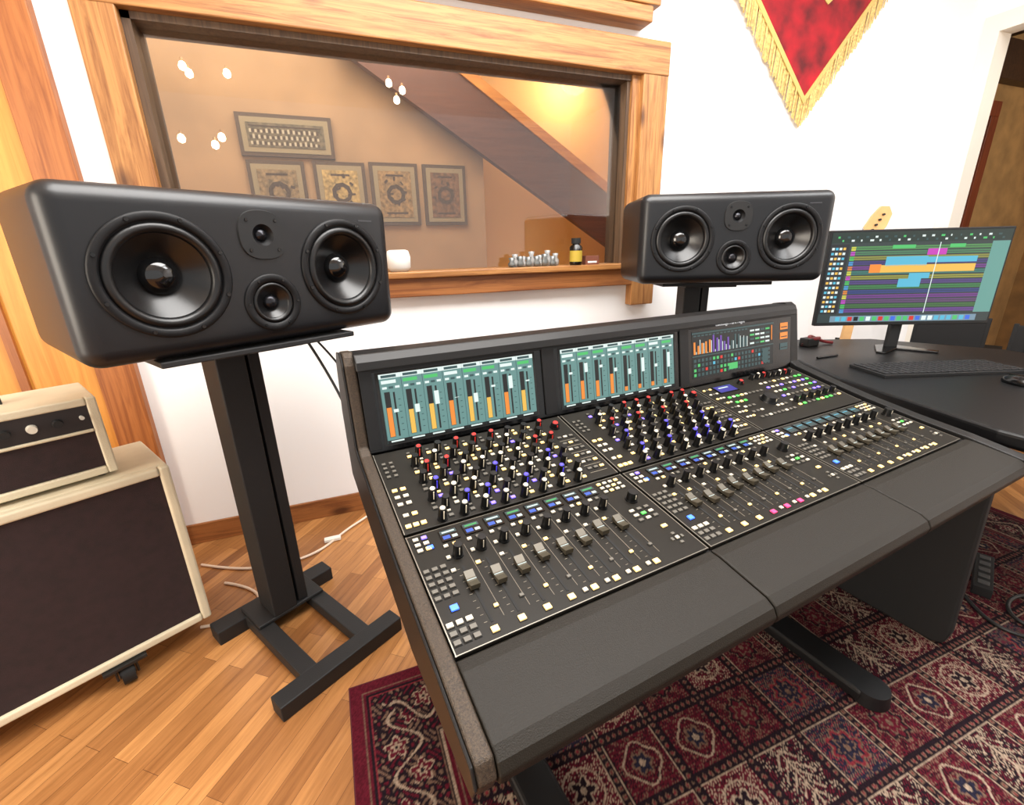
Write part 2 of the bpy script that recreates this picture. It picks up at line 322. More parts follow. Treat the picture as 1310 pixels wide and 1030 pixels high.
me=bpy.data.meshes.new("rug"); me.vertices.add(len(verts)); me.vertices.foreach_set("co",verts.ravel()); me.loops.add(F.size); me.loops.foreach_set("vertex_index",F.ravel().astype(np.int32)); me.polygons.add(len(F)); me.polygons.foreach_set("loop_start",np.arange(0,F.size,4,dtype=np.int32)); me.polygons.foreach_set("loop_total",np.full(len(F),4,dtype=np.int32)); me.update()
ca=me.color_attributes.new("pile","FLOAT_COLOR","POINT"); cc=np.ones((nx*ny,4)); cc[:,:3]=np.clip(Cc.reshape(-1,3),0,1); ca.data.foreach_set("color",cc.ravel())
rm=bpy.data.materials.new("rug_pile"); rm.use_nodes=True; nt=rm.node_tree; b=nt.nodes["Principled BSDF"]; at=nt.nodes.new("ShaderNodeVertexColor"); at.layer_name="pile"; nt.links.new(at.outputs[0],b.inputs["Base Color"]); b.inputs["Roughness"].default_value=.95; b.inputs["Specular IOR Level"].default_value=.1
me.materials.append(rm); rug=bpy.data.objects.new("rug_pile",me); COL.objects.link(rug)
rg=empty("persian_rug"); rug.parent=rg
MB().box(RX0-.004,RX1+.004,RY0-.004,RY1+.004,.0005,.0118,mat("rug_edge",(72,18,30),.95)).obj("backing",rg)

# ------------------------------------------------------------ studio monitors
cone=mat("woofer_cone",(10,10,11),.3); surr=mat("rubber_surround",(8,8,9),.35); dust=mat("dust_cap",(8,8,9),.12,coat=.5); frm=mat("driver_frame",(11,11,13),.5,spec=.3); spk=mat("speaker_paint",(15,16,19),.42,bump=.04,bscale=500,coat=.25,crough=.25,spec=.35)
tw=mat("tweeter_silver",(50,50,54),.25,metal=.8)
def monitor_speaker(loc,yaw,tilt,sc=1.0):
    W_,H_,D_=.844,.385,.43
    e=empty("studio_monitor_speaker",loc); e.rotation_euler=(-tilt,0,yaw); e.scale=(sc,sc,sc)
    bm=bmesh.new(); bmesh.ops.create_cube(bm,size=1)
    for v in bm.verts: v.co=Vector((v.co.x*W_,v.co.y*D_,v.co.z*H_))
    bmesh.ops.bevel(bm,geom=list(bm.edges),offset=.042,segments=7,profile=.5,affect='EDGES')
    me=bpy.data.meshes.new("cabinet"); bm.to_mesh(me); bm.free(); me.materials.append(spk)
    cut=MB(); fy=-D_/2
    drv=[(-.235,0,.118),(.235,0,.118),(0,-.082,.055),(0,.092,.026)]
    for x,z,rd in drv: cut.cyl(rd,rd,.1,spk,T(x,fy+.05,z)@RX(math.pi/2),48)
    c=cut.obj("cut"); o=bpy.data.objects.new("cabinet",me); COL.objects.link(o)
    md=o.modifiers.new("x","BOOLEAN"); md.object=c; md.operation='DIFFERENCE'; md.solver='EXACT'
    dg=bpy.context.evaluated_depsgraph_get(); me2=bpy.data.meshes.new_from_object(o.evaluated_get(dg)); o.modifiers.clear(); o.data=me2; bpy.data.objects.remove(c)
    for pl in me2.polygons: pl.use_smooth=True
    try: me2.set_sharp_from_angle(angle=.6)
    except Exception: pass
    o.parent=e
    w=MB()
    for x,z,rd in drv:
        M=T(x,fy,z)@RX(math.pi/2)
        if rd>.1:
            w.lathe([(.140,-.001),(.140,.005),(.136,.008),(.124,.008),(.119,.004),(.119,-.01)],frm,M,56)
            w.lathe([(.120,-.006),(.117,.003),(.110,.008),(.102,.008),(.096,.001),(.094,-.006)],surr,M,56)
            w.lathe([(.094,-.006),(.085,-.014),(.06,-.033),(.036,-.047)],cone,M,56)
            w.lathe([(.043,-.044),(.040,-.034),(.030,-.024),(.016,-.018),(.001,-.016)],dust,M,40)
            for k in range(8):
                a=(k+.5)*math.pi/4; w.cyl(.0055,.0045,.004,blkg,M@T(.131*math.cos(a),.131*math.sin(a),.007),10)
        elif rd>.05:
            w.lathe([(.076,-.001),(.076,.004),(.073,.006),(.057,.006),(.055,.002),(.055,-.01)],frm,M,44)
            w.lathe([(.056,-.005),(.052,.004),(.046,.005),(.041,-.003)],surr,M,40)
            w.lathe([(.041,-.003),(.03,-.012),(.018,-.02)],cone,M,40)
            w.lathe([(.021,-.018),(.018,-.010),(.010,-.005),(.001,-.004)],tw,M,32)
            for k in range(6):
                a=k*math.pi/3; w.cyl(.004,.003,.003,blkg,M@T(.066*math.cos(a),.066*math.sin(a),.005),8)
        else:
            pl=[]
            for k in range(48):
                a=2*math.pi*k/48; rr_=.064+.0025*math.cos(4*a+math.pi); pl.append((rr_*math.cos(a),rr_*math.sin(a)))
            n=len(pl); vs=[(a_,b_,0) for a_,b_ in pl]+[(a_*.97,b_*.97,.005) for a_,b_ in pl]+[(.027*math.cos(2*math.pi*k/48),.027*math.sin(2*math.pi*k/48),.005) for k in range(48)]
            w.add(vs,[(i,(i+1)%n,n+(i+1)%n,n+i) for i in range(n)]+[(n+i,n+(i+1)%n,2*n+(i+1)%n,2*n+i) for i in range(n)],blkm,M)
            w.lathe([(.027,.005),(.021,-.004),(.016,-.008)],frm,M,32); w.lathe([(.017,-.008),(.012,-.001),(.001,.002)],tw,M,24)
            for a in (.78,2.36,3.93,5.5): w.cyl(.005,.004,.003,blkg,M@T(.052*math.cos(a),.052*math.sin(a),.004),8)
    w.box(.30,.35,fy-.0012,fy,.135,.139,mat("badge_grey",(60,60,64),.4))
    w.obj("drivers",e)
    return e
monitor_speaker((-.268,1.655,1.368),.56,-.03,1.03)
monitor_speaker((1.832,1.87,1.430),-.40,0,1.02)

def stand(cx,cy,yaw,top):
    e=empty("speaker_stand",(cx,cy,0),yaw); sm_=mat("stand_black",(16,16,17),.6,bump=.3,bscale=250)
    w=MB()
    w.box(-.235,.235,.205,.285,.0,.06,sm_); w.box(-.235,.235,-.285,-.215,.0,.06,sm_)
    w.box(-.135,-.075,-.22,.21,.012,.06,sm_); w.box(.075,.135,-.22,.21,.012,.06,sm_)
    w.box(-.13,.13,.09,.26,.06,.075,sm_)
    w.obj("base",e,bevel=.004)
    w=MB(); w.box(-.07,.02,.09,.22,.075,top-.03,sm_); w.box(.032,.07,.10,.22,.075,top-.03,sm_); w.box(.02,.032,.13,.21,.075,top-.03,blkm); w.obj("column",e,bevel=.004)
    w=MB(); w.box(-.13,.13,-.10,.22,top-.03,top-.016,sm_); w.box(-.27,.27,-.17,.2,top-.016,top,sm_); w.obj("top_plate",e,bevel=.003)
    return e
stand(-.262,1.61,.53,1.159)
stand(1.87,1.96,-.40,1.226)
cb=mat("cable_black",(18,18,18),.5); cw=mat("cable_white",(225,205,185),.5)
e=empty("speaker_cable"); curve("cable",[(-.12,1.80,1.15),(-.05,1.78,1.0),(0,1.72,.85),(.06,1.6,.7),(.12,1.45,.62),(.2,1.32,.7)],.005,cb,e); curve("cable_b",[(-.10,1.80,1.15),(0,1.76,1.02),(.03,1.66,.95),(.12,1.4,.85),(.2,1.30,.82)],.004,cb,e)
e=empty("power_cable"); curve("cord",[(.30,2.44,.2),(.12,2.40,.02),(-.1,2.30,.008),(-.2,2.12,.008),(-.45,2.08,.008),(-.62,2.16,.008),(-.75,2.25,.008)],.006,cw,e); curve("cord_b",[(-.62,2.06,.007),(-.5,1.98,.007),(-.42,1.86,.007),(-.5,1.77,.007),(-.66,1.80,.007)],.006,cw,e)
MB().box(-.20,-.12,2.20,2.23,.003,.02,mat("plug_white",(230,225,215),.5)).obj("plug",e,bevel=.003)

# ------------------------------------------------------------ guitar amp
tol=mat("cream_tolex",(208,197,170),.6,bump=.5,bscale=300,var=.05); grl=mat("grille_cloth",(40,24,25),.9,bump=.8,bscale=600,var=.12,vscale=40); met=mat("metal_dark",(60,60,60),.35,metal=.8)
yaw=.5
a_=empty("guitar_amp_cabinet",(-.59,1.736,0),yaw)
def frontbox(w,x0,x1,dp,z0,z1,bd_,m):
    w.box(x0,x1,0.03,dp,z0,z1,m)
    w.box(x0,x0+bd_,0,.03,z0,z1,m); w.box(x1-bd_,x1,0,.03,z0,z1,m); w.box(x0+bd_,x1-bd_,0,.03,z1-bd_,z1,m); w.box(x0+bd_,x1-bd_,0,.03,z0,z0+bd_,m)
w=MB(); frontbox(w,-.95,0,.36,.095,.735,.03,tol); w.obj("cabinet",a_,bevel=.008,seg=3)
w=MB(); w.box(-.92,-.03,.012,.032,.125,.705,grl); w.obj("grille",a_)
w=MB()
for x,y in ((-.27,.035),(-.1,.28),(-.80,.06),(-.85,.28)):
    w.box(x-.06,x+.06,y-.05,y+.05,.082,.095,met); w.cyl(.041,.041,.036,blkm,T(x-.018,y-.01,.041)@RY(math.pi/2),24); w.cyl(.018,.018,.044,met,T(x-.022,y-.01,.041)@RY(math.pi/2),14); w.box(x-.032,x-.025,y-.03,y+.022,.03,.085,met); w.box(x+.025,x+.032,y-.03,y+.022,.03,.085,met)
w.obj("casters",a_,bevel=.002)
h_=empty("amplifier_head",(-.59,1.736,.745),yaw)
w=MB(); w.box(-.72,-.12,.075,.33,.004,.258,tol); w.box(-.72,-.695,.055,.08,.004,.258,tol); w.box(-.145,-.12,.055,.08,.004,.258,tol); w.box(-.695,-.145,.055,.08,.234,.258,tol); w.box(-.695,-.145,.055,.08,.004,.028,tol); w.box(-.695,-.145,.055,.08,.148,.158,tol)
w.obj("cabinet",h_,bevel=.006,seg=3)
w=MB(); w.box(-.695,-.145,.065,.078,.03,.148,grl); w.box(-.695,-.145,.062,.078,.158,.238,mat("control_panel",(32,27,27),.4))
for i in range(9): w.cyl(.013,.011,.018,mat("knob_cream",(210,205,190),.4) if i%4==3 else blkm,T(-.66+i*.055,.062,.196)@RX(math.pi/2),16)
w.cyl(.006,.006,.015,mat("jewel",(200,200,190),.2),T(-.165,.062,.2)@RX(math.pi/2),12)
for x in (-.68,-.16):
    for y in (.1,.3): w.cyl(.012,.012,.013,blkm,T(x,y,-.0095),12)
w.obj("panel",h_)
w=MB(); w.box(-.52,-.32,.185,.215,.271,.281,mat("handle_brown",(140,110,70),.6)); w.box(-.53,-.51,.18,.22,.256,.281,met); w.box(-.33,-.31,.18,.22,.256,.281,met)
w.obj("handle",h_,bevel=.003)

# ------------------------------------------------------------ mixing console
C=empty("mixing_console",(-.0087-.001,.0016-.002,0),.105)
U0,U1=.143,2.01; mods=[.175,.762,1.349]; MW=.58
arm=mat("armrest_leather",(26,22,16),.52,bump=.4,bscale=500,spec=.22); cheek=mat("cheek_metal",(54,44,34),.45,metal=.35,bump=.6,bscale=700,var=.3,vscale=300); plate=mat("console_plate",(24,21,16),.45,metal=.05,spec=.2); bodym=mat("console_body",(11,10,10),.45,spec=.35)
prof=[(.385,.735),(.398,.752),(.54,.776),(.69,.797),(.842,.824),(.94,.845),(1.145,.893)]
def zs(v):
    for (a,b_),(c_,d_) in zip(prof[1:-1],prof[2:]):
        if v<=c_: return b_+(d_-b_)*(v-a)/(c_-a)
    return prof[-1][1]
VA,VB,VC,VD=.546,.838,.846,1.140
S1=math.atan2(zs(VB)-zs(VA),VB-VA); S2=math.atan2(zs(VD)-zs(VC),VD-VC)
def vm(v): return VA+(v-.548)*(VB-VA)/.249 if v<.80 else VC+(v-.803)*(VD-VC)/.237
def PM(u,v):  # point on plate plane
    if v<.842: return T(u,v,zs(VA)+math.tan(S1)*(v-VA)+.006)@RX(S1)
    return T(u,v,zs(VC)+math.tan(S2)*(v-VC)+.006)@RX(S2)
def S(u,v): return PM(u,vm(v))
w=MB()
body=[(.54,.772),(.69,.790),(.842,.818),(.94,.838),(1.15,.888),(1.18,.90),(1.215,1.12),(1.27,1.12),(1.31,.98),(1.27,.80),(1.0,.74),(.75,.70),(.54,.69)]
w.prism(body,U0+.02,U1-.02,bodym); w.obj("chassis",C,bevel=.004)
ch=[(.40,.695),(.385,.73),(.398,.758),(.54,.786),(.69,.808),(.842,.836),(.94,.857),(1.13,.903),(1.155,.915),(1.195,1.13),(1.205,1.15),(1.225,1.162),(1.28,1.155),(1.31,1.12),(1.34,.97),(1.31,.78),(1.0,.72),(.7,.67)]
w=MB(); w.prism(ch,U0,U0+.030,cheek); w.obj("end_cheek_a",C,bevel=.006,seg=3)
w=MB(); w.prism([(a,b_-.001) for a,b_ in ch],U0-.006,U0-.0005,bodym); w.prism(ch,U1-.05,U1,bodym); w.obj("end_cheek_b",C,bevel=.003,seg=2)
w=MB(); ap=[(.545,.705),(.545,.778),(.52,.777),(.41,.758),(.392,.748),(.383,.731),(.388,.711),(.41,.695)]
for a0,a1 in ((U0+.031,.757),(.76,1.347),(1.35,U1-.051)): w.prism(ap,a0,a1,arm)
w.obj("armrest",C,bevel=.004,seg=3)
w=MB()
for m0 in mods:
    for va,vb,s_ in ((VA,VB,S1),(VC,VD,S2)):
        w.box(0,MW,0,(vb-va)/math.cos(s_),-.008,0,plate,PM(m0,va))
w.obj("module_plates",C,bevel=.0015)
w=MB(); sil=mat("edge_silver",(130,125,115),.35,metal=.7)
for m0 in mods:
    for uu in (m0+.001,m0+MW-.003):
        for va,vb,s_ in ((VA,VB,S1),(VC,VD,S2)):
            w.box(0,.002,0,(vb-va)/math.cos(s_),0,.0006,sil,PM(uu,va))
    w.box(0,MW,0,.0015,0,.0006,sil,PM(m0,VA+.001)); w.box(0,MW,0,.0015,0,.0006,sil,PM(m0,VB-.003))
w.obj("edge_trim",C)
bt=math.atan2(.034,.215)
brM=T(0,1.155,.905)@RX(-bt)
FHt=.225
w=MB(); w.box(U0+.03,U1-.05,0,.03,-.01,FHt,blkg,brM); w.obj("bridge_face",C,bevel=.002)
w=MB(); w.prism([(1.165,1.118),(1.172,1.14),(1.195,1.158),(1.27,1.155),(1.30,1.12),(1.24,1.115)],U0+.025,U1-.045,bodym); w.obj("bridge_hood",C,bevel=.004,seg=3)
w=MB()
bez=mat("bezel_grey",(22,22,23),.4,spec=.3)
SCX=[(.222,.686),(.787,1.272),(1.367,1.84)]
for a0,a1 in ((U0+.03,.205),(.718,.762),(1.302,1.345)): w.box(a0,a1,-.006,0,0,FHt-.005,bez,brM)
w.box(U0+.03,U1-.05,-.004,0,FHt-.02,FHt,bez,brM); w.obj("bridge_bezels",C,bevel=.001)
scr=MB()
teal=glow("screen_teal",(104,148,144),1.0); tealD=glow("screen_teal_dark",(54,88,90),.9); scrk=glow("screen_black",(12,20,22),.8)
wh=glow("px_white",(225,240,235),1.1); orr=glow("px_orange",(240,140,50),1.1); yel=glow("px_yellow",(236,186,80),1.1); grn=glow("px_green",(80,200,110),1.0); blu=glow("px_blue",(60,110,230),1.0); redp=glow("px_red",(220,50,40),1); mag=glow("px_magenta",(205,60,190),1); cyn=glow("px_cyan",(90,190,220),1); pur=glow("px_purple",(110,70,170),1)
def R(w,M,x0,x1,z0,z1,m,k=1): w.box(x0,x1,-.0006*k-.0002,-.0006*k+.0003,z0,z1,m,M)
for si in range(2):
    x0,x1=SCX[si]; z0,z1=.010,.197; pw=(x1-x0)/8
    R(scr,brM,x0-.008,x1+.008,z0-.006,z1+.006,blkm,1)
    R(scr,brM,x0,x1,z0,z1,teal,2)
    R(scr,brM,x0,x1,z1-.012,z1,wh,3); R(scr,brM,x0,x1,z0,z0+.008,scrk,3)
    for i in range(8):
        xa=x0+i*pw
        R(scr,brM,xa,xa+.0012,z0,z1,tealD,3); R(scr,brM,xa+.006,xa+pw-.012,z1-.010,z1-.003,tealD,4); R(scr,brM,xa+.005,xa+pw-.014,z1-.026,z1-.017,grn if i%3 else wh,3)
        for k in range(3): R(scr,brM,xa+.006+k*.017,xa+.018+k*.017,z1-.040,z1-.034,tealD if k%2 else wh,3)
        R(scr,brM,xa+.009,xa+.024,z0+.016,z1-.048,scrk,3); hgt=random.uniform(.5,.8) if si==0 else (random.uniform(.3,.7) if i<4 else .12)
        col=yel if si==0 else orr
        if si==0 and i%3==0: col=orr
        R(scr,brM,xa+.010,xa+.023,z0+.017,z0+.017+hgt*(z1-z0-.066),col,4)
        R(scr,brM,xa+.032,xa+.037,z0+.016,z1-.05,scrk,3); R(scr,brM,xa+.028,xa+.041,z0+.07+.05*random.random(),z0+.085+.05*random.random(),wh,4)
        for k in range(6): R(scr,brM,xa+.044,xa+.050,z0+.03+k*.017,z0+.032+k*.017,tealD,3)
        R(scr,brM,xa+.010,xa+.045,z0+.002,z0+.006,wh,4)
x0,x1=SCX[2]; z0,z1=.018,.195
R(scr,brM,x0,x1,z0,z1,scrk,1); R(scr,brM,x0,x1,.100,.104,tealD,3); R(scr,brM,x0,x1,z1-.01,z1-.004,tealD,3)
for i in range(22):
    xa=x0+.008+i*.0205
    for k in range(4): R(scr,brM,xa,xa+.012,z0+.008+k*.018,z0+.019+k*.018,tealD if random.random()<.75 else random.choice([redp,cyn,grn]),3)
    if i<15:
        R(scr,brM,xa,xa+.009,.110,.110+.03+.035*random.random(),orr if i<5 else (pur if i<10 else tealD),3)
        R(scr,brM,xa+.012,xa+.015,.110,.110+.06*random.random(),wh,3); R(scr,brM,xa,xa+.014,.176,.181,tealD,3)
for i in range(4):
    for k in range(4): R(scr,brM,x0+.325+i*.032,x0+.35+i*.032,.115+k*.017,.122+k*.017,[wh,tealD,grn,wh][(k+i)%4],4)
R(scr,brM,x0+.20,x0+.25,.03,.055,grn,4); R(scr,brM,x1-.07,x1-.035,.03,.09,tealD,4); R(scr,brM,x1-.015,x1-.010,.12,.18,orr,4)
for k,z in enumerate((.155,.115,.07)):
    R(scr,brM,x1+.045,x1+.095,z,z+.028,tealD if k==2 else orr,2); R(scr,brM,x1+.05,x1+.09,z+.008,z+.012,scrk,3)
scr.obj("screens",C)
fc=bpy.data.curves.new("bridge_lettering",'FONT'); fc.body="Lakeough Hard Night"; fc.size=.019; fc.extrude=.0005; fc.materials.append(glow("lettering_white",(230,230,230),.9))
fo=bpy.data.objects.new("bridge_lettering",fc); COL.objects.link(fo); fo.parent=C; fo.matrix_local=brM@T(1.49,-.0055,.2065)@RX(math.pi/2)

kb=mat("knob_black",(7,7,8),.38,spec=.35); kred=mat("cap_red",(190,40,35),.4,em=(190,30,25),es=.3); kwh=mat("cap_cream",(225,215,190),.4,em=(225,215,190),es=.1); kbl=mat("cap_blue",(70,60,200),.4,em=(60,60,220),es=.6)
bdim=mat("button_grey",(84,80,72),.5); byel=mat("button_yellow",(250,210,130),.4,em=(250,210,130),es=.7); bwh=mat("button_white",(184,176,158),.4,em=(220,210,190),es=.1); bblu=mat("button_blue",(60,110,255),.4,em=(50,100,255),es=1.6); bgrn=mat("button_green",(80,200,80),.4,em=(60,200,70),es=.8); bpnk=mat("button_pink",(235,60,110),.4,em=(240,50,100),es=.9); bpur=mat("button_purple",(130,110,255),.4,em=(120,100,255),es=1)
slot=mat("slot_black",(3,3,3),.8); fcap=mat("fader_cap",(70,64,52),.4,metal=.3); ink=mat("panel_ink",(120,112,98),.6)
kn=MB(); bt_=MB(); fd=MB()
def knob(u,v,r_=.0104,h=.030,cap=None):
    M=S(u,v); kn.cyl(r_*1.15,r_*1.1,.004,kb,M,12); kn.cyl(r_,r_*.85,h,kb,M@T(0,0,.003),12)
    if cap: kn.cyl(r_*.6,r_*.5,.002,cap,M@T(0,0,h+.003),10); kn.box(-.001,.001,-r_*1.02,-r_*.8,.008,h,cap,M)
    else: kn.box(-.0008,.0008,-r_*.98,-r_*.8,.010,h,bwh,M)
def btn(u,v,m,sx=.009,sy=.007,h=.004): M=S(u,v); bt_.box(-sx/2-.0012,sx/2+.0012,-sy/2-.0012,sy/2+.0012,0,.0012,slot,M); bt_.box(-sx/2,sx/2,-sy/2,sy/2,0,h,m,M)
def inkq(u,v,sx,sy=.0012,m=None): bt_.box(-sx/2,sx/2,-sy/2,sy/2,0,.0005,m or ink,S(u,v))
CH=.0525; C0=.080
rows=[.815+.0272*i for i in range(8)]
for mi in range(2):
    m0=mods[mi]
    for i in range(8):
        u=m0+C0+CH*i+.020
        for k,v in enumerate(rows):
            cap=[kwh,kbl,kwh,kbl if i%3==0 else None,kwh,kred,kwh,kred][k]
            if random.random()<.3: cap=None
            knob(u+(.012 if k%2 else -.008),v,cap=cap)
            btn(u+(-.012 if k%2 else .014),v+.002,random.choice([bwh,byel,byel,bdim,bwh,bpur]) ,.011,.008)
            btn(u+(-.012 if k%2 else .014),v+.014,random.choice([bwh,byel,bdim,bdim]) ,.008,.005)
    for k in range(4):
        for j in range(2): btn(m0+.018+j*.018,1.00-k*.014,bdim)
    for k in range(3):
        for j in range(2): btn(m0+.018+j*.02,.915-k*.02,bwh if k else byel,.012,.009)
    for j in range(3): btn(m0+.016+j*.017,.818,byel,.012,.01)
    btn(m0+.020,.845,bwh,.012,.009); btn(m0+.040,.845,byel,.012,.009)
    knob(m0+.535,1.0,.014,.014,kred)
    for k in range(6):
        for j in range(3): btn(m0+.515+j*.02,.955-k*.024,random.choice([bdim,bdim,bwh,byel]),.012,.007)
        inkq(m0+.535,.943-k*.024,.055)
def strip_block(m0,third=False):
    for i in range(8):
        u=m0+C0+CH*i
        M=S(u+.008,.772); bt_.box(-.020,.020,-.017,.017,0,.003,blkg,M)
        if not third:
            bt_.box(-.018,.018,.003,.014,.003,.0035,tealD,M); bt_.box(-.014,.014,.006,.010,.0035,.004,grn if i%2 else wh,M); bt_.box(-.016,.0,-.012,-.002,.003,.0035,blu,M); bt_.box(.004,.016,-.012,-.004,.003,.0035,wh,M)
        else:
            bt_.box(-.018,.018,-.012,.014,.003,.0035,tealD,M); bt_.box(-.014,.014,.002,.005,.0035,.004,cyn,M)
        btn(u-.010,.747,bwh); btn(u+.010,.747,byel if i%3==0 else bdim)
        knob(u+.004,.720,.0105,.028)
        btn(u-.016,.720,bwh,.008,.008)
        M=S(u+.002,.636); fd.box(-.0026,.0026,-.070,.070,-.001,.0008,slot,M)
        for k in range(9): fd.box(-.014,-.008,-.066+k*.0162,-.0652+k*.0162,0,.0005,ink,M)
        fv=[.655,.648,.650,.660,.656,.660,.668,.664][i] if not third else .650
        M=S(u+.002,fv)
        fd.prism([(-.019,.004),(-.019,.016),(-.004,.011),(.004,.011),(.019,.016),(.019,.004)],-.0095,.0095,fcap,M); fd.box(-.003,.003,-.006,.006,0,.006,kb,M)
        fd.box(-.0095,.0095,-.0007,.0007,.011,.0118,wh,M)
        mm=byel
        if m0>mods[0]+.1 and m0<mods[2] and 3<=i<=5: mm=bpnk
        btn(u,.564,mm,.013,.011)
        if i>3: btn(u-.02,.566,bwh,.009,.008)
        btn(u-.019,.690,byel if random.random()<.5 else bwh,.009,.007); btn(u+.022,.60,bdim if i%2 else byel,.008,.006)
        inkq(u+.0265,.66,.0007,.19)
    for k in range(3):
        for j in range(2): btn(m0+.018+j*.018,.782-k*.014,[bpur,bwh,byel][k] if j else bwh,.011,.008)
    btn(m0+.040,.755,bblu,.012,.009)
    for k in range(5):
        for j in range(3): btn(m0+.012+j*.017,.705-k*.0145,bdim,.011,.008)
    btn(m0+.032,.622,bblu,.014,.012)
    for k in range(3):
        for j in range(3): btn(m0+.012+j*.018,.596-k*.015,bwh if k==0 else bdim,.012,.009)
    for k in range(3):
        for j in range(4): btn(m0+.495+j*.018,.782-k*.013,byel if (j+k)%3==0 else bwh,.010,.007)
    knob(m0+.535,.715,.014,.022)
    for k in range(3):
        for j in range(3): btn(m0+.505+j*.022,.685-k*.014,bgrn if (k==1 and j==1) else random.choice([bwh,bdim]),.012,.007)
    for a in range(4): bt_.box(.011,.017,-.004,.004,0,.003,bdim,S(m0+.54,.592)@RZ(a*math.pi/2))
    btn(m0+.54,.592,bwh,.008,.008); btn(m0+.54,.626,byel,.014,.008)
for mi,m0 in enumerate(mods): strip_block(m0,mi==2)
m0=mods[2]
M=S(m0+.12,1.0); bt_.box(-.05,.05,-.024,.024,0,.003,blkg,M); bt_.box(-.045,.045,-.020,.020,.003,.0035,glow("oled_violet",(60,50,170),1.0),M); bt_.box(-.03,.02,.004,.010,.0035,.004,wh,M)
for k in range(7):
    for j in range(3): btn(m0+.02+j*.016,1.01-k*.025,random.choice([bwh,bdim,byel]))
for k in range(5):
    for j in range(9):
        if 3<=j<=5 and 1<=k<=3: continue
        btn(m0+.075+j*.022,.955-k*.027,random.choice([bwh,bwh,byel,bdim,bdim,bgrn]),.012,.009)
knob(m0+.21,.905,.028,.018); knob(m0+.22,1.01,.012,.012,kred)
for j in range(8): knob(m0+.30+j*.03,1.02-.002*j,.009,.02,[None,kwh,kred,None][j%4])
for k in range(6):
    for j in range(10): btn(m0+.30+j*.027,.985-k*.026,random.choice([bwh,bdim,byel,bdim,bgrn,bpur]),.013,.009)
for j in range(6): knob(m0+.31+j*.045,.875,.010,.02)
kn.obj("knobs",C); bt_.obj("buttons",C); fd.obj("faders",C)
w=MB()
for u in (.42,1.5):
    w.box(u-.05,u+.05,.85,.97,.05,.74,blk)
    w.box(u-.055,u+.055,.45,1.35,.015,.06,blk)
    for v in (.45,1.35): w.cyl(.055,.05,.045,blk,T(u,v,.015),24)
w.box(.42,1.5,.89,.93,.4,.6,blk)
w.obj("legs",C,bevel=.012,seg=3)
w=MB(); w.prism([(.43,.03),(.46,.013),(1.25,.013),(1.25,.76),(.75,.69),(.55,.68),(.44,.68),(.42,.08)],U1-.075,U1-.04,blkm); w.obj("side_panel",C,bevel=.008,seg=3)

# ------------------------------------------------------------ desk
dk=empty("desk"); dm=mat("desk_top",(12,12,13),.42,bump=.15,bscale=300,spec=.3)
w=MB(); poly=[(2.0,.50),(2.00,.72),(2.16,1.35),(2.33,1.70),(2.78,2.12),(3.25,1.9),(3.55,1.35),(3.3,.45),(2.6,.30)]
w.prismz(poly,.745,.80,dm); w.obj("top",dk,bevel=.014,seg=3)
w=MB(); w.box(2.75,3.15,1.35,1.8,.013,.745,blk); w.obj("pedestal",dk,bevel=.006)
w=MB(); w.cyl(.04,.04,.73,blkm,T(2.95,.6,.013),16); w.obj("leg",dk)
mo=empty("computer_monitor",(3.03,1.63,0),-.42)
w=MB(); MWd,MHt=.96,.52; zc=1.203
w.box(-MWd/2,MWd/2,0,.03,zc-MHt/2,zc+MHt/2,blkm); w.box(-.2,.2,.03,.06,zc-.15,zc+.12,blkm); w.obj("housing",mo,bevel=.005)
w=MB(); sxh=MWd/2-.012
def Q(x0,x1,z0,z1,m,k=1): w.box(x0,x1,-.0008*k,-.0008*k+.0006,z0,z1,m)
z0=zc-MHt/2+.018; z1=zc+MHt/2-.012; Q(-sxh,sxh,z0,z1,glow("daw_grey",(52,66,66),.9),1)
Q(-sxh,sxh,z1-.055,z1,glow("daw_bar",(30,52,46),.9),2)
for i in range(36): Q(-sxh+.03+i*.0245,-sxh+.03+i*.0245+random.uniform(.006,.02),z1-.03-.018*(i%2),z1-.020-.018*(i%2),random.choice([wh,grn,tealD,wh]),3)
Q(-sxh,-sxh+.10,z0+.05,z1-.06,glow("daw_side",(36,40,46),.9),2)
trk=[(110,190,110),(100,170,120),(190,190,90),(90,80,160),(150,80,180),(80,160,150),(200,200,80),(110,90,170),(80,170,100),(70,90,170),(150,80,180),(130,90,150),(90,150,80),(140,90,190)]
nt_=14; th=(z1-.07-(z0+.055))/nt_
for i,c in enumerate(trk):
    za=z1-.07-(i+1)*th; Q(-sxh+.11,sxh-.09,za+th*.12,za+th*.84,glow("trk%d"%i,[v*.8 for v in c],.9),2)
    Q(-sxh+.11,sxh-.09,za+th*.42,za+th*.52,glow("trkl%d"%(i%3),[(40,60,70),(60,50,80),(50,70,50)][i%3],.8),3)
    for k in range(4): Q(-sxh+.008+k*.020,-sxh+.022+k*.020,za+th*.2,za+th*.7,[wh,cyn,wh,yel][(k+i)%4],3)
    Q(-sxh+.112,-sxh+.135,za,za+th*.8,glow("trkb%d"%(i%5),[(220,220,80),(200,80,200),(80,200,100),(80,160,220),(230,140,60)][i%5],.9),3)
Q(sxh-.09,sxh,z0+.05,z1-.06,glow("daw_teal",(110,170,160),.9),2)
Q(-.14,-.02,z1-.088,z1-.070,grn,4); Q(.16,.24,z1-.088,z1-.070,grn,4); Q(.05,.15,z1-.125,z1-.092,mag,4); Q(-.16,.06,z1-.180,z1-.130,cyn,4); Q(.06,.32,z1-.165,z1-.135,cyn,4)
Q(-.24,-.18,z1-.215,z1-.17,orr,4); Q(-.18,.32,z1-.215,z1-.175,yel,4); Q(-.07,.05,z1-.295,z1-.25,cyn,4); Q(-.02,.09,z1-.25,z1-.22,cyn,4); Q(.105,.109,z0+.05,z1-.06,wh,5)
